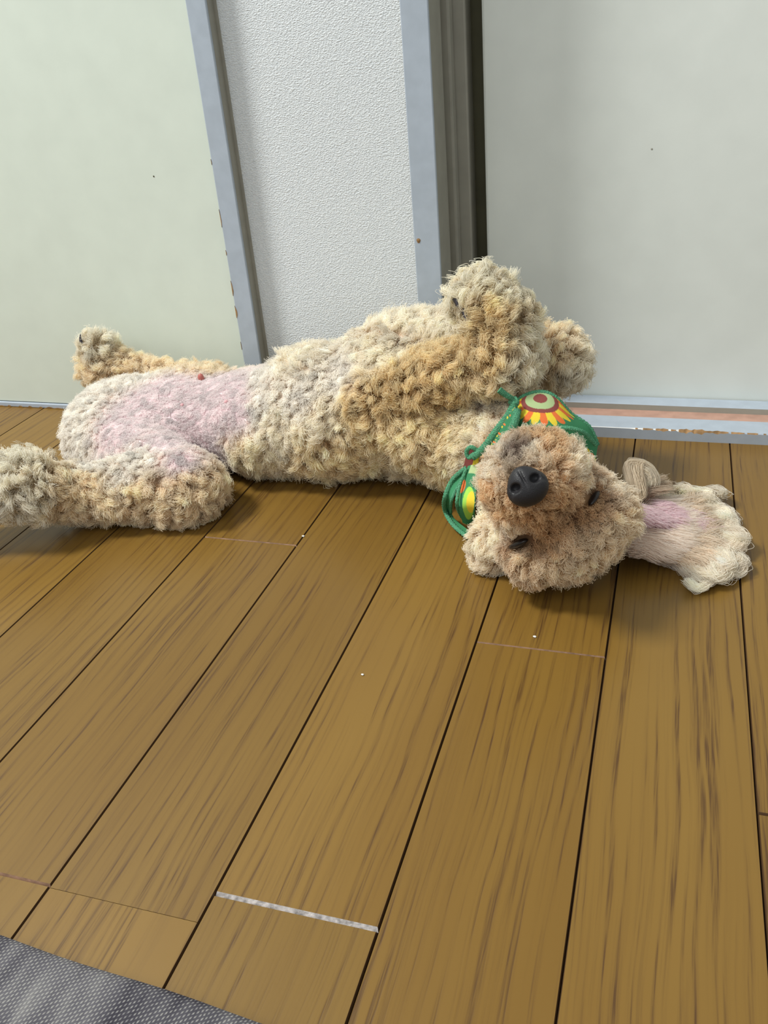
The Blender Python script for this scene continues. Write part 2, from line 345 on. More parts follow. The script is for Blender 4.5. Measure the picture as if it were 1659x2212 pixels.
# tail stub
K((-6.5, 8.45, 0.3), (-6.72, 8.6, 0.18), 0.16, 0.12)
def sdf(p):
    D = None; k = 0.10
    for q in PR:
        d = ellip(p, q[1], q[2], q[3]) if q[0] == 'e' else rcone(p, *q[1:])
        if D is None: D = d
        else:
            h = np.clip(0.5 + 0.5 * (D - d) / k, 0, 1); D = D * (1 - h) + d * h - k * h * (1 - h)
    return np.maximum(D, 0.035 - p[:, 2])
def surface_nets(f, lo, hi, s):
    n = np.ceil((hi - lo) / s).astype(int) + 1
    gx, gy, gz = [lo[i] + s * np.arange(n[i]) for i in range(3)]
    G = np.stack(np.meshgrid(gx, gy, gz, indexing='ij'), -1).reshape(-1, 3)
    D = np.concatenate([f(c) for c in np.array_split(G, 30)]).reshape(n)
    cell = np.zeros(n - 1); cnt = np.zeros(n - 1); pos = np.zeros((*(n - 1), 3))
    corners = [(i, j, k) for i in (0, 1) for j in (0, 1) for k in (0, 1)]
    sl = lambda c: D[c[0]:n[0] - 1 + c[0], c[1]:n[1] - 1 + c[1], c[2]:n[2] - 1 + c[2]]
    for a in corners:
        for ax in range(3):
            if a[ax] == 0:
                bb = list(a); bb[ax] = 1
                da, db = sl(a), sl(bb); cr = (da < 0) != (db < 0)
                tt = np.where(cr, da / np.where(cr, da - db, 1), 0)
                for i in range(3):
                    pos[..., i] += np.where(cr, a[i] + (tt if i == ax else 0), 0)
                cnt += cr
    act = cnt > 0; idx = -np.ones(n - 1, int); idx[act] = np.arange(act.sum())
    ijk = np.argwhere(act); V = lo + s * (ijk + pos[act] / cnt[act][:, None])
    F = []
    for ax in range(3):
        o = [i for i in range(3) if i != ax]
        A = [slice(1, -1)] * 3; Bs = [slice(1, -1)] * 3
        A[ax] = slice(0, n[ax] - 1); Bs[ax] = slice(1, n[ax])
        da, db = D[tuple(A)], D[tuple(Bs)]
        cr = np.argwhere((da < 0) != (db < 0)); sg = (da < 0)[tuple(cr.T)]
        base_ = cr.copy(); base_[:, o[0]] += 1; base_[:, o[1]] += 1
        def at(d0, d1):
            q = base_.copy(); q[:, o[0]] -= d0; q[:, o[1]] -= d1; return idx[tuple(q.T)]
        q = np.stack([at(1, 1), at(0, 1), at(0, 0), at(1, 0)], 1)
        flip = sg if ax != 1 else ~sg
        q[~flip] = q[~flip][:, ::-1]
        F.append(q)
    return V, np.concatenate(F)
BV, BF = surface_nets(sdf, np.array([-7.9, 5.2, -0.1]), np.array([0.4, 9.6, 2.6]), 0.05)
def grad(f, p, e=0.02):
    g_ = np.stack([f(p + np.eye(3)[i] * e) - f(p - np.eye(3)[i] * e) for i in range(3)], 1); return vunit(g_)

# coat map: anchors on the body with coat kinds
R_, U_ = RM[:, 0], RM[:, 1]
def march(u, v):
    d = vunit(RM @ np.array([(u - CX) / FPX, -(v - CY) / FPX, -1.0])); tt = 4.0
    for _ in range(90):
        s_ = sdf((CAM + d * tt)[None])[0]
        tt += max(s_, 0.004) * 0.8
        if s_ < 0.006: return CAM + d * tt
        if tt > 13: break
    return None
#        root colour        tip colour          length curl  clump  lay   skin
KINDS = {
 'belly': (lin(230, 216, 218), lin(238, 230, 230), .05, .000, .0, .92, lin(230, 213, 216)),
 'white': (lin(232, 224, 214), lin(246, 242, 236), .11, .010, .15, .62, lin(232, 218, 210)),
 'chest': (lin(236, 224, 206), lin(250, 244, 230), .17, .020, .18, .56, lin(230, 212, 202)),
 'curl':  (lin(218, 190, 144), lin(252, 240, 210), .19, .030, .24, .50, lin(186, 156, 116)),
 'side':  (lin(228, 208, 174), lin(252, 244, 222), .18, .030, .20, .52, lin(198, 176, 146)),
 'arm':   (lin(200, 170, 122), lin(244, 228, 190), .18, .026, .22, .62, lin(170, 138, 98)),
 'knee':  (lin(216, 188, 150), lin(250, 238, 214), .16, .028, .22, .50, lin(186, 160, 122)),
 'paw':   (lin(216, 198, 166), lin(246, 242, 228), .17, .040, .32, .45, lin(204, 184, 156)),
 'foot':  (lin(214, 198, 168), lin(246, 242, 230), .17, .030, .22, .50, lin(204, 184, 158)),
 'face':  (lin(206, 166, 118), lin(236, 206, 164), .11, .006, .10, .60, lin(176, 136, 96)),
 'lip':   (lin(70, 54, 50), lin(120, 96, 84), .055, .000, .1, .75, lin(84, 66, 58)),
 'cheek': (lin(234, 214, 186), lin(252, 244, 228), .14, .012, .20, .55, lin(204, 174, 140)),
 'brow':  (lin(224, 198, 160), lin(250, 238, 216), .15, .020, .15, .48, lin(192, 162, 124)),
 'lid_shade':   (lin(140, 100, 72), lin(194, 156, 116), .08, .004, .2, .70, lin(96, 70, 54)),  # brown eyelids; also paints the shade in the crease between the eyes
}
KN = list(KINDS); KV = np.array([[*k[0], *k[1], *k[2:6], *k[6]] for k in KINDS.values()])
# px, py, kind, flow direction in the picture
ANC = [(300,880,'belly',1,.2),(400,900,'belly',1,.2),(470,880,'belly',1,.2),(340,960,'belly',1,.3),(430,955,'belly',1,.2),(510,890,'belly',1,.2),(260,930,'belly',1,.3),(440,840,'belly',1,0),(350,845,'belly',1,0),(500,840,'belly',1,0),
 (390,1000,'belly',.5,1),(300,990,'white',.3,1),(170,890,'white',-.6,.8),(170,980,'white',-.6,.8),(220,840,'white',-.5,-.5),(280,825,'white',.2,-1),(210,1010,'white',-.3,1),(560,880,'white',1,.3),(560,820,'white',1,0),
 (640,780,'chest',-.3,-.4),(700,740,'chest',-.2,-.4),(640,860,'white',.1,.5),(780,720,'chest',-.2,-.5),(880,700,'chest',.2,-.5),(740,820,'white',-.1,.5),(700,900,'chest',.1,1),(930,715,'chest',.4,-.3),(830,770,'chest',-.2,.3),(620,950,'chest',.2,1),(590,910,'chest',.2,1),
 (540,980,'side',.1,1),(600,1020,'side',.1,1),(700,1030,'side',0,1),(800,1040,'side',0,1),(900,1040,'side',.1,1),(650,970,'curl',0,1),(750,960,'curl',0,1),(850,990,'side',0,1),(930,980,'curl',.1,1),(960,900,'curl',.2,1),(870,930,'curl',-.1,1),(800,920,'curl',-.1,1),(770,890,'arm',-.3,1),(1000,900,'side',.2,1),(1040,860,'white',.3,.8),(980,1040,'side',.1,1),
 (830,855,'arm',1,-.3),(900,820,'arm',1,-.35),(980,770,'arm',1,-.4),(1060,780,'arm',1,-.2),(950,850,'arm',1,-.2),(1080,720,'arm',.2,-1),(1120,740,'paw',.6,-.6),(1100,790,'paw',.5,.3),(1030,625,'paw',-.5,-.6),(1000,650,'paw',-.8,.1),(1085,650,'paw',.2,-.8),(1060,680,'arm',-.2,-.8),
 (1190,770,'knee',.8,.2),(1225,800,'foot',.8,.5),(1150,800,'knee',.6,.5),
 (300,1060,'knee',-.3,.8),(400,1040,'knee',.5,.7),(200,1050,'knee',-.8,.4),(440,1050,'knee',.8,.4),(280,1020,'white',-.3,.7),(350,1100,'knee',.1,1),(230,1100,'knee',-.3,1),(140,1060,'knee',-.8,.6),
 (60,1020,'foot',-.9,-.1),(20,1060,'foot',-.9,.4),(70,1080,'foot',-.2,1),
 (215,760,'foot',-.4,-.8),(200,800,'knee',-.6,.2),(270,790,'knee',-.4,-.6),(380,800,'knee',0,-1),(460,810,'knee',.2,-1),
 (1100,1100,'face',-.6,.6),(1150,1158,'lid_shade',.5,.8),(1120,1182,'lid_shade',-.4,.8),(1255,1100,'lid_shade',.8,.5),(1290,1068,'lid_shade',.8,-.3),(1210,1140,'face',.5,.9),(1115,1130,'cheek',-.2,1),(1085,1140,'cheek',-.5,.9),(1210,950,'cheek',.4,-.9),(1160,925,'cheek',0,-1),(1230,1010,'cheek',.8,-.4),(1160,980,'cheek',.1,-1),(1080,1000,'cheek',-.8,-.5),(1250,1050,'cheek',.9,.1),(1195,985,'face',.7,-.5),(1200,1070,'face',.8,.3),(1150,1125,'face',.1,1),(1068,1060,'face',-1,.1),(1235,1020,'cheek',.8,-.2),(1075,1015,'cheek',-1,-.2),(1180,1140,'lid_shade',.4,.8),(1230,1118,'lid_shade',.6,.7),(1105,985,'lip',-.3,-.9),(1130,975,'lip',.1,-1),(1180,960,'face',.3,-1),(1170,1150,'face',.3,1),(1240,1060,'face',.9,.1),
 (1130,935,'cheek',-.1,-1),(1060,960,'cheek',-.7,-.7),(1040,1030,'cheek',-1,0),(1050,1110,'cheek',-.9,.4),(1240,960,'cheek',.5,-.8),(1290,1000,'cheek',.9,-.3),(1310,1060,'cheek',1,.1),(1260,1090,'face',.7,.6),
 (1320,1130,'brow',.9,.6),(1270,1170,'brow',.6,.9),(1190,1215,'brow',.1,1),(1130,1200,'brow',-.3,1),(1220,1150,'brow',.5,.9),(1070,1180,'cheek',-.7,.8),(1300,1190,'brow',.6,.8),(1240,1220,'brow',.3,1)]
AP, AK, AD = [], [], []
for (u, v, kd, ddx, ddy) in ANC:
    q = march(u, v)
    if q is None: continue
    AP.append(q); AK.append(KN.index(kd)); AD.append(vunit(ddx * R_ - ddy * U_))
for q, kd in (((-3, 9.3, .6), 'side'), ((-5, 9.2, .5), 'side'), ((-2, 9.3, .8), 'side'), ((-6.5, 8.6, .2), 'white'), ((-1.5, 8.3, .3), 'side'), (HC - .6 * HF, 'brow'), ((-3, 8.4, 0), 'side'), ((-5, 8.4, 0), 'side')):
    AP.append(np.array(q, float)); AK.append(KN.index(kd)); AD.append(np.array([0, .3, -1.0]))
AP, AK, AD = np.array(AP), np.array(AK), np.array(AD)
def coat(p):
    out = np.zeros((len(p), KV.shape[1])); dr_ = np.zeros((len(p), 3)); kk = np.zeros(len(p), int)
    for s_ in range(0, len(p), 20000):
        q = p[s_:s_ + 20000]
        d2 = ((q[:, None] - AP[None]) ** 2).sum(2); w_ = 1 / (d2 + 0.008) ** 2.4; w_ /= w_.sum(1, keepdims=True)
        out[s_:s_ + 20000] = w_ @ KV[AK]; dr_[s_:s_ + 20000] = w_ @ AD; kk[s_:s_ + 20000] = AK[w_.argmax(1)]
    return out, vunit(dr_), kk

def attr_mat(name, rough=0.7, spec=0.2, sss=0.0):
    m, t, b = newmat(name, (0.5, 0.5, 0.5), rough, spec)
    a = nd(t, 'ShaderNodeAttribute', attribute_name='Col'); t.links.new(a.outputs['Color'], b.inputs['Base Color'])
    return m, t, b
M_skin, t, b = attr_mat('dog_skin', 0.75, 0.15)
nz = nd(t, 'ShaderNodeTexNoise', i_Scale=700.0, i_Detail=3.0); g = nd(t, 'ShaderNodeNewGeometry'); t.links.new(g.outputs['Position'], nz.inputs['Vector'])
bp = nd(t, 'ShaderNodeBump', i_Strength=0.1, i_Distance=0.0004); t.links.new(nz.outputs['Fac'], bp.inputs['Height']); t.links.new(bp.outputs[0], b.inputs['Normal'])
DORG = (-3.2, 8.3, 0.0)
dog = mesh('dog', BV, BF, M_skin, None, DORG, smooth=True)
info(dog, 'cream curly-coated poodle lying belly-up asleep on the wooden floor', 'dog')
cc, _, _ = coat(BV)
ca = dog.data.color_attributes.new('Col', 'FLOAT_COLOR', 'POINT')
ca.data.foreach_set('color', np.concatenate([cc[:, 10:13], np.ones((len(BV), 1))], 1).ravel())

# ------------------------------------------------------------------ bandana
M_cloth, t, b = attr_mat('printed_cotton', 0.85, 0.1)
nz = nd(t, 'ShaderNodeTexNoise', i_Scale=2200.0, i_Detail=2.0); g = nd(t, 'ShaderNodeNewGeometry'); t.links.new(g.outputs['Position'], nz.inputs['Vector'])
bp = nd(t, 'ShaderNodeBump', i_Strength=0.25, i_Distance=0.0006); t.links.new(nz.outputs['Fac'], bp.inputs['Height']); t.links.new(bp.outputs[0], b.inputs['Normal'])
M_edge = paint('green_binding', lin(92, 158, 122), 0.85, 0.1, 0.28, 1.0, 1100)
GREEN, YEL, ORG, BRN, SAGE, LIME = [np.array(lin(*c)) for c in ((62, 126, 88), (216, 194, 62), (214, 112, 62), (128, 70, 66), (160, 178, 130), (150, 200, 84))]
def catmull(pts_, n_):
    p = np.asarray(pts_, float); s = np.linspace(0, len(p) - 1, n_); i0 = np.clip(s.astype(int), 0, len(p) - 2); f = (s - i0)[:, None]
    pm = p[np.maximum(i0 - 1, 0)]; p0 = p[i0]; p1 = p[i0 + 1]; p2 = p[np.minimum(i0 + 2, len(p) - 1)]
    return 0.5 * ((2 * p0) + (-pm + p1) * f + (2 * pm - 5 * p0 + 4 * p1 - p2) * f ** 2 + (-pm + 3 * p0 - 3 * p1 + p2) * f ** 3)
def cloth(name, rows, nu, nv, colf, parent, thick=.012):
    """a draped sheet through rows of 3-D points; colf gives the print in sheet coordinates"""
    cs = [catmull(r_, nu) for r_ in rows]; G = np.stack([catmull([c[i] for c in cs], nv) for i in range(nu)], 0)
    tu = np.gradient(G, axis=0); tv_ = np.gradient(G, axis=1); nn = vunit(np.cross(tu, tv_)); 
    if (nn[nu // 2, nv // 2] @ (CAM - G[nu // 2, nv // 2])) < 0: nn = -nn
    A = G + nn * thick / 2; B = G - nn * thick / 2
    V = np.concatenate([A.reshape(-1, 3), B.reshape(-1, 3)]); F = []; o_ = nu * nv
    for i in range(nu - 1):
        for j in range(nv - 1):
            a = i * nv + j; F.append((a, a + nv, a + nv + 1, a + 1)); F.append((o_ + a, o_ + a + 1, o_ + a + nv + 1, o_ + a + nv))
    for i in range(nu - 1):
        for j in (0, nv - 1): a = i * nv + j; F.append((a, o_ + a, o_ + a + nv, a + nv))
    for j in range(nv - 1):
        for i in (0, nu - 1): a = i * nv + j; F.append((a, a + 1, o_ + a + 1, o_ + a))
    org = G[nu // 2, nv - 1]
    o = mesh(name, V, F, M_cloth, parent, org, smooth=True)
    U, W = np.meshgrid(np.linspace(0, 1, nu), np.linspace(0, 1, nv), indexing='ij'); col = colf(U.ravel(), W.ravel()); col = np.concatenate([col, col * .8])
    ca = o.data.color_attributes.new('Col', 'FLOAT_COLOR', 'POINT'); ca.data.foreach_set('color', np.concatenate([col, np.ones((len(col), 1))], 1).ravel())
    return o
def cord(name, ctrl, r, parent, n_=60, flat=.6, bump=.15, taper=None):
    p = catmull(ctrl, n_); tg = vunit(np.gradient(p, axis=0)); V, F = [], []
    for i in range(n_):
        s1 = vunit(np.cross(tg[i], CAM - p[i])); s2 = np.cross(s1, tg[i])
        rr__ = r * (1 + bump * math.sin(i * 2.4)) * (taper[0] + (taper[1] - taper[0]) * i / (n_ - 1) if taper else 1)
        for j in range(8): V.append(p[i] + rr__ * (math.cos(j * .7854) * s1 + flat * math.sin(j * .7854) * s2))
    for i in range(n_ - 1):
        for j in range(8): F.append((i * 8 + j, i * 8 + (j + 1) % 8, (i + 1) * 8 + (j + 1) % 8, (i + 1) * 8 + j))
    F.append(tuple(range(7, -1, -1))); F.append(tuple(range((n_ - 1) * 8, n_ * 8)))
    return mesh(name, V, F, M_edge, parent, p[0], smooth=True)
def q3(lst): return [P(u, v, Y) for (u, v, Y) in lst]
top = q3([(1108, 880, 7.42), (1128, 858, 7.44), (1165, 847, 7.46), (1198, 857, 7.48), (1232, 893, 7.50), (1272, 922, 7.52), (1291, 962, 7.50)])
mid = q3([(1108, 912, 7.30), (1132, 908, 7.27), (1170, 905, 7.26), (1208, 912, 7.28), (1242, 925, 7.34), (1270, 945, 7.40), (1288, 975, 7.42)])
bot = q3([(1092, 950, 7.20), (1130, 955, 7.17), (1170, 960, 7.16), (1210, 965, 7.18), (1245, 972, 7.24), (1270, 985, 7.32), (1286, 1000, 7.36)])
def flower(x, y, cx, cy, ax_, ay_, k=11, ph=0.2):
    """colours of one printed sunflower at sheet position x, y"""
    dx_, dy_ = (x - cx) / ax_, (y - cy) / ay_; r_ = np.hypot(dx_, dy_); a_ = np.arctan2(dy_, dx_)
    col = np.tile(GREEN, (len(x), 1)); w_ = (a_ * k / 3.14159 + ph) % 2.0
    lobe = 0.74 + 0.26 * np.abs(np.cos((w_ - .5) * 3.14159)) ** .7
    pet = r_ < lobe; col[pet] = np.where((w_[pet] < 1.1)[:, None], YEL, ORG)
    col[r_ < .53] = BRN; col[r_ < .40] = SAGE; col[r_ < .19] = BRN
    return col
def col_main(U, W):
    x, y = 1105 + U * 185, 850 + W * 112 + 40 * np.clip(U - .5, 0, 1)
    c = flower(x, y, 1168, 867, 66, 52)
    e = flower(x, y, 1262, 985, 40, 34, 7); m = (e != GREEN).any(1) & (W > .45); c[m] = e[m]
    return c
ban = cloth('bandana', [top, mid, bot], 220, 110, col_main, dog)
ban['label'] = 'green sunflower-print bandana tied round the neck'
cord('binding', top, .021, ban, 90)
cord('binding', q3([(1205, 925, 7.22), (1230, 925, 7.23), (1262, 935, 7.28), (1288, 962, 7.36)]), .020, ban, 50)
# left side of the neck: folded panel between two bindings
lp = [q3([(1112, 872, 7.30), (1085, 905, 7.28), (1062, 945, 7.24), (1045, 975, 7.20)]), q3([(1118, 890, 7.22), (1108, 925, 7.14), (1092, 958, 7.08), (1065, 990, 7.06)])]
lp = [lp[0], [(a + b_) / 2 + np.array([0, -.01, 0]) for a, b_ in zip(*lp)], lp[1]]
def col_left(U, W):
    c = np.tile(GREEN * .9, (len(U), 1)); k = np.sin(U * 55) * np.sin(W * 9 + U * 20)
    c[(k > .55) & (W < .35)] = YEL; c[(k < -.6) & (W < .45)] = ORG; return c
cloth('neck_fold', lp, 70, 24, col_left, ban)
cord('tie', q3([(1114, 868, 7.30), (1098, 898, 7.27), (1072, 932, 7.22), (1045, 968, 7.18), (1020, 988, 7.16)]), .036, ban, 70)
cord('tie', q3([(1118, 884, 7.22), (1112, 912, 7.14), (1098, 942, 7.08)]), .036, ban, 40)
cord('tie', q3([(1112, 868, 7.34), (1104, 860, 7.30), (1090, 851, 7.28), (1078, 842, 7.27)]), .026, ban, 40, taper=(.8, 1.15))
def knot(c, r, parent):
    V, F = [], []
    for i in range(13):
        for j in range(18):
            th = math.pi * i / 12; ph = 2 * math.pi * j / 18; k = 1 + .16 * math.sin(3 * ph + 2 * th) + .08 * math.sin(5 * th)
            V.append(c + r * k * np.array([math.sin(th) * math.cos(ph), .7 * math.sin(th) * math.sin(ph), math.cos(th)]))
    for i in range(12):
        for j in range(18): F.append((i * 18 + j, (i + 1) * 18 + j, (i + 1) * 18 + (j + 1) % 18, i * 18 + (j + 1) % 18))
    mesh('knot', V, F, M_edge, parent, c, smooth=True)
knot(P(1110, 868, 7.32), .045, ban); knot(P(1112, 890, 7.28), .045, ban)
# lower knot with a brown and yellow patch, then the trailing ends
def solid(c):
    return lambda U, W: np.tile(c, (len(U), 1))
cloth('knot_patch', [q3([(1010, 968, 7.24), (1022, 970, 7.22), (1034, 980, 7.20)]), q3([(1004, 1000, 7.26), (1018, 1000, 7.22), (1032, 1002, 7.20)]), q3([(998, 1016, 7.28), (1010, 1016, 7.24), (1020, 1012, 7.22)])], 24, 24,
      lambda U, W: np.where((U > .62)[:, None], YEL, BRN), ban)
cord('knot_loop', q3([(1034, 976, 7.18), (1018, 966, 7.17), (1008, 975, 7.18), (1012, 988, 7.17), (1024, 984, 7.15)]), .020, ban, 40)
def col_low(U, W):
    c = np.tile(GREEN, (len(U), 1)); c[((U - .62) / .3) ** 2 + ((W - .62) / .26) ** 2 < 1] = LIME; c[((U - .75) / .2) ** 2 + ((W - .60) / .17) ** 2 < 1] = YEL
    c[((U - .15) / .2) ** 2 + ((W - .35) / .10) ** 2 < 1] = ORG; c[(W < .16) & (U > .3)] = SAGE * 1.1; return c
cloth('hanging_end', [q3([(1012, 1005, 7.24), (1024, 1005, 7.20), (1036, 1008, 7.18)]), q3([(998, 1050, 7.14), (1012, 1048, 7.08), (1030, 1050, 7.06)]), q3([(992, 1095, 7.02), (1006, 1092, 6.96), (1026, 1095, 6.94)]), [Pz(1000, 1128, .10), Pz(1010, 1132, .10), Pz(1026, 1130, .12)]], 40, 80, col_low, ban)
cord('binding', q3([(1008, 1012, 7.2), (993, 1050, 7.08), (987, 1090, 6.98)]) + [Pz(998, 1118, .10)], .016, ban, 40)
rb_ = [q3([(1008, 1010, 7.24), (978, 1036, 7.22), (961, 1075, 7.12)]) + [Pz(962, 1105, .13), Pz(980, 1135, .07), Pz(1012, 1162, .05)],
       q3([(1016, 1016, 7.22), (992, 1046, 7.18), (976, 1080, 7.08)]) + [Pz(974, 1108, .12), Pz(988, 1126, .08), Pz(1018, 1150, .06)]]
cloth('trailing_tie', [rb_[0], [(a + b_) / 2 + np.array([0, .03, 0]) for a, b_ in zip(*rb_)], rb_[1]], 90, 12, solid(GREEN), ban)
cord('binding', rb_[0], .022, ban, 90); cord('binding', rb_[1][:4], .014, ban, 60)

# ---- fur
M_fur, t, b = newmat('fur', (0.5, 0.5, 0.5), 0.55, 0.25)
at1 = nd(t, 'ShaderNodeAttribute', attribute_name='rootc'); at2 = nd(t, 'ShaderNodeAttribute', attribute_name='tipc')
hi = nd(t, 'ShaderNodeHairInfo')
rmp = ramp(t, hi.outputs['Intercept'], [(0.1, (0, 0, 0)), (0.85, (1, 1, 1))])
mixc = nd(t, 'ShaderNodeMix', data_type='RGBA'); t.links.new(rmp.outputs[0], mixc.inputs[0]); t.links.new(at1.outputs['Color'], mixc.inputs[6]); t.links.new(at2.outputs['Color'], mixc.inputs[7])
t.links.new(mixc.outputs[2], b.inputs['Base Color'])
tr_ = nd(t, 'ShaderNodeBsdfTranslucent'); t.links.new(mixc.outputs[2], tr_.inputs[0])
ms = nd(t, 'ShaderNodeMixShader'); ms.inputs[0].default_value = 0.50
t.links.new(b.outputs[0], ms.inputs[1]); t.links.new(tr_.outputs[0], ms.inputs[2]); t.links.new(ms.outputs[0], t.nodes['Material Output'].inputs[0])

def sample(V, F, n_):
    T = np.concatenate([F[:, [0, 1, 2]], F[:, [0, 2, 3]]]) if F.shape[1] == 4 else F
    a_, b_, c_ = V[T[:, 0]], V[T[:, 1]], V[T[:, 2]]
    ar = np.linalg.norm(np.cross(b_ - a_, c_ - a_), axis=1); k = rng.choice(len(T), n_, p=ar / ar.sum())
    r1, r2 = np.sqrt(rng.random(n_)), rng.random(n_)
    return a_[k] * (1 - r1)[:, None] + b_[k] * (r1 * (1 - r2))[:, None] + c_[k] * (r1 * r2)[:, None]
def curves_obj(name, pts, rad, rootc, tipc, parent, origin):
    N, K_ = pts.shape[:2]
    cu = bpy.data.hair_curves.new(name); cu.add_curves([K_] * N)
    cu.attributes['position'].data.foreach_set('vector', ((pts - np.asarray(origin)) * S).astype(np.float32).ravel())
    ra = cu.attributes.get('radius') or cu.attributes.new('radius', 'FLOAT', 'POINT')
    ra.data.foreach_set('value', (rad * S).astype(np.float32).ravel())
    for nm, cv in (('rootc', rootc), ('tipc', tipc)):
        a = cu.attributes.new(nm, 'FLOAT_COLOR', 'CURVE'); a.data.foreach_set('color', np.concatenate([cv, np.ones((N, 1))], 1).astype(np.float32).ravel())
    cu.materials.append(M_fur)
    o = put(bpy.data.objects.new(name, cu), parent, origin); o['kind'] = 'stuff'
    return o
def locks(cen, nrm, flow, L, rc, clump, lay, roots, rnrm, rlen, own, npt):
    """curly locks: a guide per lock, single hairs gathered round it"""
    tv = np.linspace(0, 1, npt)
    nl = len(cen)
    fl = vunit(flow - nrm * (flow * nrm).sum(1, keepdims=True) + 0.45 * rng.normal(size=(nl, 3)) * 1.0)
    fl = vunit(fl - nrm * (fl * nrm).sum(1, keepdims=True))
    sd = np.cross(nrm, fl)
    ph = rng.uniform(0, 6.28, nl); turns = rng.uniform(1.1, 2.2, nl) * np.where(rng.random(nl) < .5, 1, -1)
    ly = np.clip(lay + rng.normal(size=nl) * .12, 0.1, 0.95)
    Lr = L * rng.uniform(.75, 1.25, nl)
    s_ = tv[None, :, None]
    up = nrm[:, None] * (Lr[:, None, None] * (s_ * (1 - ly)[:, None, None] * 1.0 + 0.20 * ly[:, None, None] * np.sin(s_ * 2.2)))
    al = fl[:, None] * (Lr[:, None, None] * ly[:, None, None] * s_ ** 1.3)
    ang = ph[:, None] + turns[:, None] * 6.28 * tv[None]
    am = (rc[:, None] * rng.uniform(.7, 1.4, nl)[:, None]) * np.minimum(tv * 2.2, 1)[None]
    hx = sd[:, None] * (am * np.cos(ang))[..., None] + (nrm * .7 + fl * .3)[:, None] * (am * (np.sin(ang)))[..., None]
    guide = up + al + hx - hx[:, :1]
    off = roots - cen[own]
    k_ = np.clip(clump[own] + rng.normal(size=len(own)) * .22, 0, .93)[:, None, None]
    ss = (tv ** 0.6)[None, :, None]
    sc_ = (rlen / L[own] * rng.uniform(.7, 1.12, len(own)))[:, None, None]
    pts = roots[:, None] + guide[own] * sc_ - off[:, None] * (k_ * ss)
    wob = rng.normal(size=(len(own), 1, 3)) * 0.026 * tv[None, :, None] * (1.15 - k_)
    fr = rng.normal(size=(len(own), npt, 3)) * 0.0045 * (tv[None, :, None] > 0)
    return pts + wob * (rlen[:, None, None] / .25) + fr
def grow(n_locks, n_hairs, npt=9, avoid=None):
    cen = sample(BV, BF, n_locks * 3)
    # thin to an even spread
    keep = []; kd = KDTree(len(cen))
    for i, q in enumerate(cen): kd.insert(q, i)
    kd.balance(); dead = np.zeros(len(cen), bool); rr_ = 0.046
    for i in range(len(cen)):
        if dead[i]: continue
        keep.append(i)
        for (_, j, _) in kd.find_range(cen[i], rr_): dead[j] = True
    cen = cen[keep]; cen = cen[cen[:, 2] > 0.05]
    nr = grad(sdf, cen); c_, f_, k_ = coat(cen)
    kd = KDTree(len(cen))
    for i, q in enumerate(cen): kd.insert(q, i)
    kd.balance()
    roots = sample(BV, BF, n_hairs); roots = roots[roots[:, 2] > 0.045]
    own = np.array([kd.find(q)[1] for q in roots]); rn = grad(sdf, roots)
    rc_, _, rk = coat(roots)
    pts = locks(cen, nr, f_, c_[:, 6], c_[:, 7], c_[:, 8], c_[:, 9], roots, rn, rc_[:, 6], own, npt)
    pts[..., 2] = np.maximum(pts[..., 2], 0.008 + 0.01 * rng.random(pts.shape[:2]))
    lockv = rng.normal(size=len(cen)) * .07
    var = (1 + lockv[own] + rng.normal(size=len(own)) * .06)[:, None]
    return pts, np.clip(rc_[:, :3] * var, 0, 1), np.clip(rc_[:, 3:6] * var, 0, 1), roots, rk, rc_
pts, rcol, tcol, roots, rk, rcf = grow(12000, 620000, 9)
# keep the nose, the eyes and the mouth clear of hair
NR = 0.16
okm = np.linalg.norm(roots - NOSE, axis=1) > NR * 1.02
EYES = [(1128, 1170, -1), (1276, 1078, 1)]
eyep = [march(u, v) for (u, v, _) in EYES]
def clear(c, r):
    global okm
    okm &= np.linalg.norm(pts - c, axis=2).min(1) > r
for (u, v, s), q in zip(EYES, eyep):
    n_ = grad(sdf, q[None])[0]; ax = vunit((.88 * R_ + .47 * U_)) if s < 0 else vunit(.70 * R_ + .65 * U_); ax = vunit(ax - n_ * (ax @ n_))
    tcq = vunit(CAM - q)
    for e in (-.08, -.04, 0, .04, .08):
        for h_ in (.06, .13, .20): clear(q + ax * e + tcq * h_, (.054 if s < 0 else .042) - abs(e) * .15)
clear(NOSE + vunit(CAM - NOSE) * .02, .150)
clear(NOSE + vunit(CAM - NOSE) * .12, .120)
for (u_, v_, Y_) in ((982, 652, 7.60), (1001, 680, 7.58), (178, 735, 8.89)):
    for e in (0, .08, .16): clear(P(u_, v_, Y_) + vunit(CAM - P(u_, v_, Y_)) * e, .036)
pts, rcol, tcol, roots, rk = pts[okm], rcol[okm], tcol[okm], roots[okm], rk[okm]
rad = (0.0025 * np.linspace(1, .5, 9) ** 1.0)[None] * rng.uniform(.8, 1.2, (len(pts), 1))
okp = np.ones(len(pts), bool)
HEADP = vunit(np.array(HC) - np.array([-1.6, 7.9, .6]))
in_head = ((roots - (np.array(HC) - 0.55 * HEADP)) @ HEADP > 0) & (roots[:, 0] > -2.0) & (roots[:, 1] < 7.9)
leg_k = np.isin(rk, [KN.index(k) for k in ('arm', 'paw', 'knee', 'foot')]) & ~in_head
near_hind = leg_k & (roots[:, 0] < -3.8) & (roots[:, 1] < 8.2); far_hind = leg_k & (roots[:, 0] < -3.8) & ~near_hind
front = leg_k & (roots[:, 0] > -3.8)
press = np.concatenate([catmull(c_, 26) for c_ in (top, lp[0], lp[1], lp[2], rb_[0][:4], rb_[1][:4], q3([(1118, 884, 7.31), (1112, 912, 7.26), (1098, 940, 7.22)]), q3([(1112, 868, 7.34), (1104, 860, 7.30), (1078, 842, 7.27)]), q3([(1008, 990, 7.25), (1028, 990, 7.2)]))])
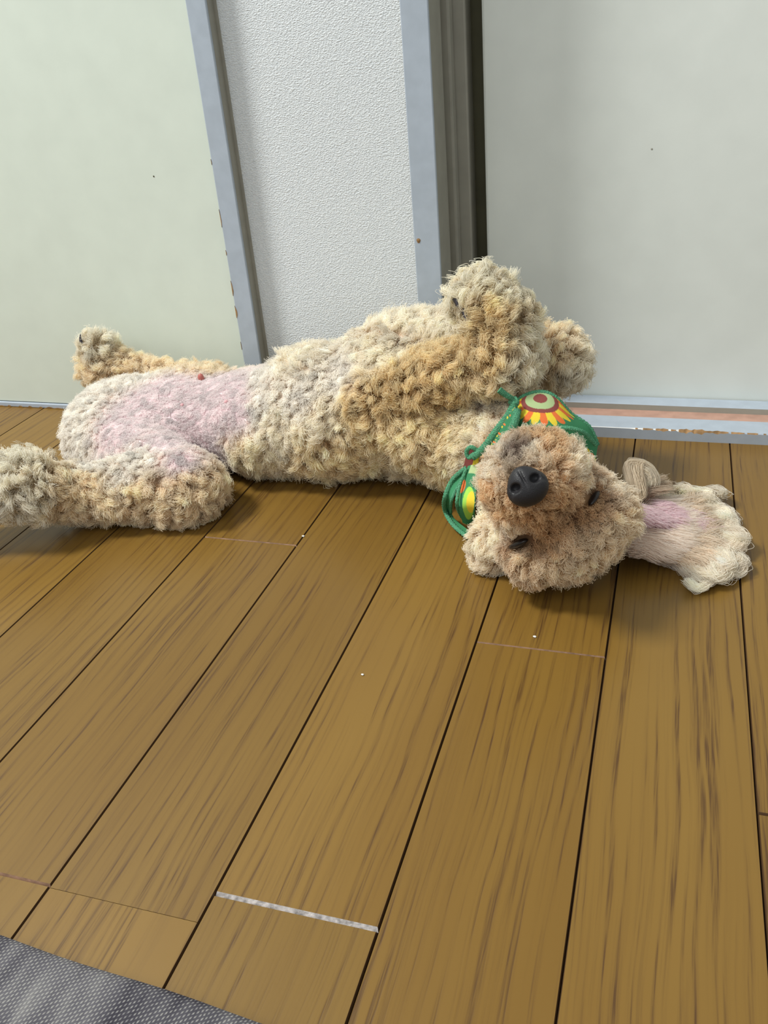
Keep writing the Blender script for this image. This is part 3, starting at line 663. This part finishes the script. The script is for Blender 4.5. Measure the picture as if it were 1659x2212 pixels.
pr2 = np.concatenate([press + vunit(CAM - press) * e for e in (0, .08, .16, .24)])
bb0, bb1 = pr2.min(0) - .06, pr2.max(0) + .06
inb = np.where(((pts > bb0) & (pts < bb1)).all(2).any(1))[0]
for ch in np.array_split(inb, 60):
    if len(ch):
        d2 = ((pts[ch].reshape(-1, 1, 3) - pr2[None]) ** 2).sum(2).min(1).reshape(len(ch), -1).min(1)
        okp[ch[d2 < .055 ** 2]] = False
okp &= ~in_head | True
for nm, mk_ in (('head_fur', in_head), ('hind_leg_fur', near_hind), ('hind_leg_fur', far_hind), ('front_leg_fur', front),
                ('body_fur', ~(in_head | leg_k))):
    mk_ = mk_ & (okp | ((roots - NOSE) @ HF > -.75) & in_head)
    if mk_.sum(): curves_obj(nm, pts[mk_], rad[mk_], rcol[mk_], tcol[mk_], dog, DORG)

# ---- nose
M_nose, t, b = newmat('nose_leather', lin(36, 35, 38), 0.5, 0.35)
g = nd(t, 'ShaderNodeNewGeometry'); v = nd(t, 'ShaderNodeTexVoronoi', i_Scale=1500.0); t.links.new(g.outputs['Position'], v.inputs['Vector'])
bp = nd(t, 'ShaderNodeBump', i_Strength=0.25, i_Distance=0.0005); t.links.new(v.outputs['Distance'], bp.inputs['Height']); t.links.new(bp.outputs[0], b.inputs['Normal'])
NF = vunit(CAM - NOSE) * .97 + HF * .1; NF = vunit(NF)
NUP = vunit(HU - NF * (HU @ NF)); NS = np.cross(NUP, NF)
def nose_sdf(p):
    p = NOSE + (p - NOSE) / 0.80
    q = np.stack([(p - NOSE) @ NS, (p - NOSE) @ NUP, (p - NOSE) @ NF], 1)
    d = ellip(q, (0, 0.02, 0), (.195, .165, .15))
    d2 = ellip(q, (0, -.07, 0.02), (.12, .12, .12)); h = np.clip(.5 + .5 * (d2 - d) / .06, 0, 1); d = d2 * (1 - h) + d * h - .06 * h * (1 - h)
    for s in (-1, 1):
        n1 = ellip(q, (s * .105, -.025, .14), (.056, .046, .09))
        n2 = rcone(q, (s * .12, -.03, .13), (s * .19, .03, .08), .032, .018)
        for n_ in (n1, n2):
            h = np.clip(.5 - .5 * (d + n_) / .02, 0, 1); d = d * (1 - h) - n_ * h + .02 * h * (1 - h)
    n3 = rcone(q, (0, -.19, .10), (0, .03, .165), .010, .006)
    h = np.clip(.5 - .5 * (d + n3) / .02, 0, 1); d = d * (1 - h) - n3 * h + .02 * h * (1 - h)
    return d * 0.80
NV, NFc = surface_nets(nose_sdf, NOSE - .26, NOSE + .26, 0.0075)
nose = mesh('nose', NV, NFc, M_nose, dog, NOSE, smooth=True); nose['label'] = 'black leathery nose'

# ---- eyes: closed to a dark slit with an eyelid rim
M_eye = newmat('eye', lin(26, 20, 20), 0.35, 0.4)[0]
for (u, v, s), q in zip(EYES, eyep):
    n_ = grad(sdf, q[None])[0]; ax = vunit((.88 * R_ + .47 * U_)) if s < 0 else vunit(.70 * R_ + .65 * U_); ax = vunit(ax - n_ * (ax @ n_)); bx = np.cross(n_, ax)
    V, F = [], []
    for i in range(9):
        for j in range(16):
            th = math.pi * i / 8; ph = 2 * math.pi * j / 16
            V.append(q + n_ * .035 + ax * .085 * math.sin(th) * math.cos(ph) + bx * .022 * math.sin(th) * math.sin(ph) + n_ * .04 * math.cos(th))
    for i in range(8):
        for j in range(16): F.append((i * 16 + j, (i + 1) * 16 + j, (i + 1) * 16 + (j + 1) % 16, i * 16 + (j + 1) % 16))
    V = [q + (np.array(p_) - q) * (1.35 if s < 0 else 1.0) for p_ in V]
    mesh('eye', V, F, M_eye, dog, q, smooth=True)

# ---- claws
M_claw = newmat('claw', lin(70, 68, 78), 0.35, 0.5)[0]
def claw(a, b, r):
    a, b = np.asarray(a), np.asarray(b); d = vunit(b - a); s1 = vunit(np.cross(d, (0.3, .9, .1))); s2 = np.cross(d, s1); V, F = [], []
    L = np.linalg.norm(b - a)
    for i in range(7):
        f = i / 6; c_ = a + (b - a) * f + s1 * 0.18 * L * math.sin(f * 2.6)
        rr__ = r * (1 - f ** 1.8) + .002
        for j in range(8): V.append(c_ + rr__ * (math.cos(j * .7854) * s1 + .8 * math.sin(j * .7854) * s2))
    for i in range(6):
        for j in range(8): F.append((i * 8 + j, i * 8 + (j + 1) % 8, (i + 1) * 8 + (j + 1) % 8, (i + 1) * 8 + j))
    F.append(tuple(range(7, -1, -1))); F.append(tuple(range(48, 56)))
    mesh('claw', V, F, M_claw, dog, a, smooth=True)
claw(P(980, 640, 7.66), P(986, 666, 7.60), .034); claw(P(996, 664, 7.66), P(1004, 694, 7.58), .034)
claw(P(179, 748, 8.90), P(176, 722, 8.88), .026)

# ---- bare belly details
M_red = newmat('red_skin', lin(176, 100, 92), 0.35, 0.5)[0]; M_nip = newmat('pink_skin', lin(206, 158, 162), 0.6, 0.3)[0]
def blob(name, c, rx_, rz_, mat, nrm):
    nrm = vunit(nrm); a = vunit(np.cross(nrm, (0, 1, .2))); b2 = np.cross(nrm, a); V, F = [], []
    for i in range(7):
        for j in range(12):
            th = math.pi * i / 6; ph = 2 * math.pi * j / 12
            V.append(c + a * rx_ * math.sin(th) * math.cos(ph) * (1 + .15 * math.sin(3 * ph)) + b2 * rx_ * math.sin(th) * math.sin(ph) + nrm * rz_ * math.cos(th))
    for i in range(6):
        for j in range(12): F.append((i * 12 + j, (i + 1) * 12 + j, (i + 1) * 12 + (j + 1) % 12, i * 12 + (j + 1) % 12))
    return mesh(name, V, F, mat, dog, c, smooth=True)
q = march(436, 822); blob('belly_nub', q + (0, 0, .03), .036, .060, M_red, (0, -.3, 1))
for (u, v) in ((394, 877), (489, 870)):
    q = march(u, v); blob('nipple', q + np.array([0, 0, .01]), .022, .02, M_nip, grad(sdf, q[None])[0])

# ---- near ear: soft flap on the floor, inner side up
e_pts = [Pz(1335, 1105, .40), Pz(1390, 1118, .22), Pz(1440, 1132, .12), Pz(1490, 1146, .09)]
def ear_sdf(p):
    d = None
    for (a, b_, ra, rb) in ((e_pts[0], e_pts[1], .24, .30), (e_pts[1], e_pts[2], .30, .32), (e_pts[2], e_pts[3], .32, .24)):
        ax = vunit(b_ - a); q = p - a; L = np.linalg.norm(b_ - a); h = np.clip(q @ ax / L, 0, 1)
        cz = (a + (b_ - a) * h[:, None]); rr__ = ra + (rb - ra) * h
        dv = p - cz; k0 = np.sqrt(dv[:, 0] ** 2 + dv[:, 1] ** 2 + (dv[:, 2] * 4.6) ** 2) - rr__
        dd = k0 / 2.2
        d = dd if d is None else np.minimum(d, dd)
    return np.maximum(d, .03 - p[:, 2])
EV, EF = surface_nets(ear_sdf, np.array([-.9, 6.0, -.1]), np.array([1.1, 8.2, .9]), 0.035)
M_ear = newmat('ear_skin', lin(214, 184, 194), 0.6, 0.25)[0]
ear = mesh('ear', EV, EF, M_ear, dog, e_pts[0], smooth=True); ear['label'] = 'long floppy ear spread on the floor, pink inner side up'
def strands(starts, paths, n_per, spread, rootc, tipc, npt, wav=.0, frizz=.0012, clump=.4, rr0=.0023):
    """wisps: each path is an array of control points; hairs follow it with an offset that narrows"""
    allp, rc_, tc_ = [], [], []
    for pth in paths:
        pth = np.asarray(pth); s = np.linspace(0, len(pth) - 1, npt); i0 = np.clip(s.astype(int), 0, len(pth) - 2); f = (s - i0)[:, None]
        pm = pth[np.maximum(i0 - 1, 0)]; p0 = pth[i0]; p1 = pth[i0 + 1]; p2 = pth[np.minimum(i0 + 2, len(pth) - 1)]
        cr_ = 0.5 * ((2 * p0) + (-pm + p1) * f + (2 * pm - 5 * p0 + 4 * p1 - p2) * f ** 2 + (-pm + 3 * p0 - 3 * p1 + p2) * f ** 3)
        tv = np.linspace(0, 1, npt)
        of = rng.normal(size=(n_per, 1, 3)) * np.array(spread) * (1 - clump * tv[None, :, None])
        st = rng.uniform(0, .25, (n_per, 1)); 
        bend = rng.normal(size=(n_per, 1, 3)) * .010 * (tv ** 2)[None, :, None]
        allp.append(cr_[None] + of + bend + rng.normal(size=(n_per, npt, 3)) * frizz)
        k = (1 + rng.normal() * .06 + rng.normal(size=(n_per, 1)) * .06)
        rc_.append(np.clip(np.array(rootc) * k, 0, 1)); tc_.append(np.clip(np.array(tipc) * k, 0, 1))
    pts_ = np.concatenate(allp); pts_[..., 2] = np.maximum(pts_[..., 2], .010 + .004 * rng.random(pts_.shape[:2]))
    rad_ = (rr0 * np.linspace(1, .6, npt))[None] * rng.uniform(.8, 1.2, (len(pts_), 1))
    return pts_, rad_, np.concatenate(rc_), np.concatenate(tc_)
paths = []
def epx(u, v, z): return Pz(u, v, z)
def curl_end(p, d, r, side, n=3):
    """control points of a curl beginning at p going along d"""
    d = vunit(d); up = np.array([0, 0, 1.0]); s = vunit(np.cross(up, d)) * side; c = p + s * r; out = []
    for i in range(1, n + 1):
        a = i * 1.15; out.append(c - s * r * math.cos(a) * (1 - .08 * i) + d * r * math.sin(a) * (1 - .08 * i) + np.array([0, 0, .012 * i * (i % 2)]))
    return out
# long strands flowing right over the flap, fanning to the rim
rim = []
for i in range(64):
    f = i / 63                                             # 0 = upper rim, 1 = lower rim
    a = -1.25 + 2.5 * f
    uu = 1445 + 95 * math.cos(a) ** .6 + 4 * math.sin(i * 2.1); vv = 1152 + 66 * math.sin(a) + 4 * math.sin(i * 1.7)
    if f < .35: uu = 1425 + 130 * (f / .35) ** .8 + 6 * math.sin(i * 1.9); vv = 1096 - 14 * math.sin(f / .35 * 3.1) + 30 * (f / .35) ** 2
    if f > .72: g_ = (f - .72) / .28; uu = 1545 - 140 * g_; vv = 1190 + 30 * math.sin(g_ * 3.0) - 6 * g_
    u0 = 1352 + 22 * f; v0 = 1085 + 105 * f
    st = epx(u0, v0, .36 - .14 * f)
    en = epx(uu, vv, .05)
    mid1 = epx(u0 + (uu - u0) * .33, v0 + (vv - v0) * (.15 if f > .5 else .4), .22)
    mid2 = epx(u0 + (uu - u0) * .68, v0 + (vv - v0) * (.55 if f > .5 else .8) + 3 * math.sin(i), .17)
    d = en - mid2; sd_ = 1 if math.sin(i * 12.9) > 0 else -1
    r = .075 + .05 * abs(math.sin(i * 7.3))
    sw = np.cross(vunit(en - st), [0, 0, 1.0]) * .028
    m0, m3 = (st + mid1) / 2, (mid1 + mid2) / 2; m4 = (mid2 + en) / 2
    paths.append([st, m0, mid1 + sw * math.sin(i * 1.1), m3 - sw * math.cos(i * .9), mid2 + sw * math.sin(i * 1.3 + 1), m4 - sw, en] + curl_end(en, d, r, sd_))
pp = [strands(None, paths, 420, (.032, .032, .024), lin(240, 226, 214), lin(252, 246, 238), 26, clump=.10)]
# extra short wisps so the middle stays pink and thin, the rim full
paths = []
for i in range(90):
    f = rng.random(); a = -1.6 + 3.2 * f
    c0 = epx(1450 + 50 * rng.random() + 28 * math.cos(a), 1148 + 58 * math.sin(a), .10 + .06 * rng.random())
    dirn = vunit(R_ * (1 - .3 * abs(math.sin(a))) - U_ * math.sin(a) * .8 + .35 * rng.normal(size=3)); dirn[2] = 0; dirn = vunit(dirn)
    L = rng.uniform(.15, .3); e = c0 + dirn * L; e[2] = .05 + .08 * rng.random()
    paths.append([c0, (c0 + e) / 2 + np.array([0, 0, .02]), e] + curl_end(e, dirn, rng.uniform(.06, .11), rng.choice([-1, 1])))
pp.append(strands(None, paths, 240, (.024, .024, .016), lin(230, 214, 194), lin(252, 246, 234), 24, clump=.05))
# big coil at the ear root (upper)
paths = []
c0 = epx(1376, 1040, .40)
for i in range(26):
    sp = []
    ph = rng.uniform(-.3, .5); r0 = rng.uniform(.07, .20); 
    for j in range(11):
        a = 2.0 - ph - j * .80; r = r0 * (1 - .07 * j)
        sp.append(c0 + R_ * r * math.cos(a) * 1.05 + U_ * r * math.sin(a) * .95 + RM[:, 2] * (rng.normal() * .006 + .06 * (1 - r0 / .23) + .05))
    paths.append([epx(1340, 1075, .45), epx(1375 + rng.normal() * 6, 1072 + rng.normal() * 6, .40)] + sp[::1])
pp.append(strands(None, paths, 150, (.014, .014, .014), lin(212, 194, 168), lin(246, 240, 226), 40, clump=.2))
# dark root tufts above the flap
paths = []
for i in range(26):
    a0 = epx(1350 + rng.random() * 30, 1062 + rng.random() * 22, .36); e = epx(1400 + 50 * rng.random(), 1028 + 40 * rng.random(), .26 + .1 * rng.random())
    paths.append([a0, (a0 + e) / 2 + np.array([0, 0, .03]), e])
pp.append(strands(None, paths, 40, (.03, .03, .02), lin(140, 104, 84), lin(220, 204, 184), 12, clump=.4))
# fine short hair on the pink inside
st = sample(EV, EF, 9000); st = st[st[:, 2] > .1]
L = .13; d = vunit(R_ * 1.0 - U_ * .10)
dd = d[None] + rng.normal(size=(len(st), 3)) * .12; tv = np.linspace(0, 1, 6)
fp = st[:, None] + dd[:, None] * (tv * L)[None, :, None] + np.array([0, 0, 1.0]) * (.02 * np.sin(tv * 3.1))[None, :, None]
fp[..., 2] = np.maximum(fp[..., 2], .02)
er = curves_obj('ear_fur', np.concatenate([q.reshape(-1, q.shape[1], 3)[:, np.linspace(0, q.shape[1] - 1, 26).astype(int)] for q in (pp[0][0],)]), pp[0][1], pp[0][2], pp[0][3], ear, e_pts[0])
for q in pp[1:]: curves_obj('ear_curls', q[0], q[1], q[2], q[3], ear, e_pts[0])
curves_obj('ear_down', fp, np.full(fp.shape[:2], .0032), np.tile(lin(232, 206, 212), (len(fp), 1)), np.tile(lin(238, 218, 222), (len(fp), 1)), ear, e_pts[0])


# ------------------------------------------------------------------ bits of lint on the boards
M_lint = newmat('lint', lin(225, 225, 222), 0.9, 0.1)[0]
for (u, v, r0, lab) in ((1155, 1375, .012, 'white lint speck just above the pale board joint below the dog\'s head'),
                        (783, 1457, .010, 'white lint speck alone in the middle of the floor below the belly'),
                        (655, 1158, .013, 'white lint speck on the dark groove near the thin joint by the thigh')):
    c = Pz(u, v, .006); V, F = [], []
    for i in range(5):
        for j in range(9):
            th = math.pi * i / 4; ph = 2 * math.pi * j / 9; k = 1 + .35 * math.sin(2 * ph + i)
            V.append(c + r0 * np.array([k * math.sin(th) * math.cos(ph), 1.2 * k * math.sin(th) * math.sin(ph), .5 * math.cos(th)]))
    for i in range(4):
        for j in range(9): F.append((i * 9 + j, (i + 1) * 9 + j, (i + 1) * 9 + (j + 1) % 9, i * 9 + (j + 1) % 9))
    info(mesh('lint', V, F, M_lint, None, c, smooth=True), lab, 'lint')
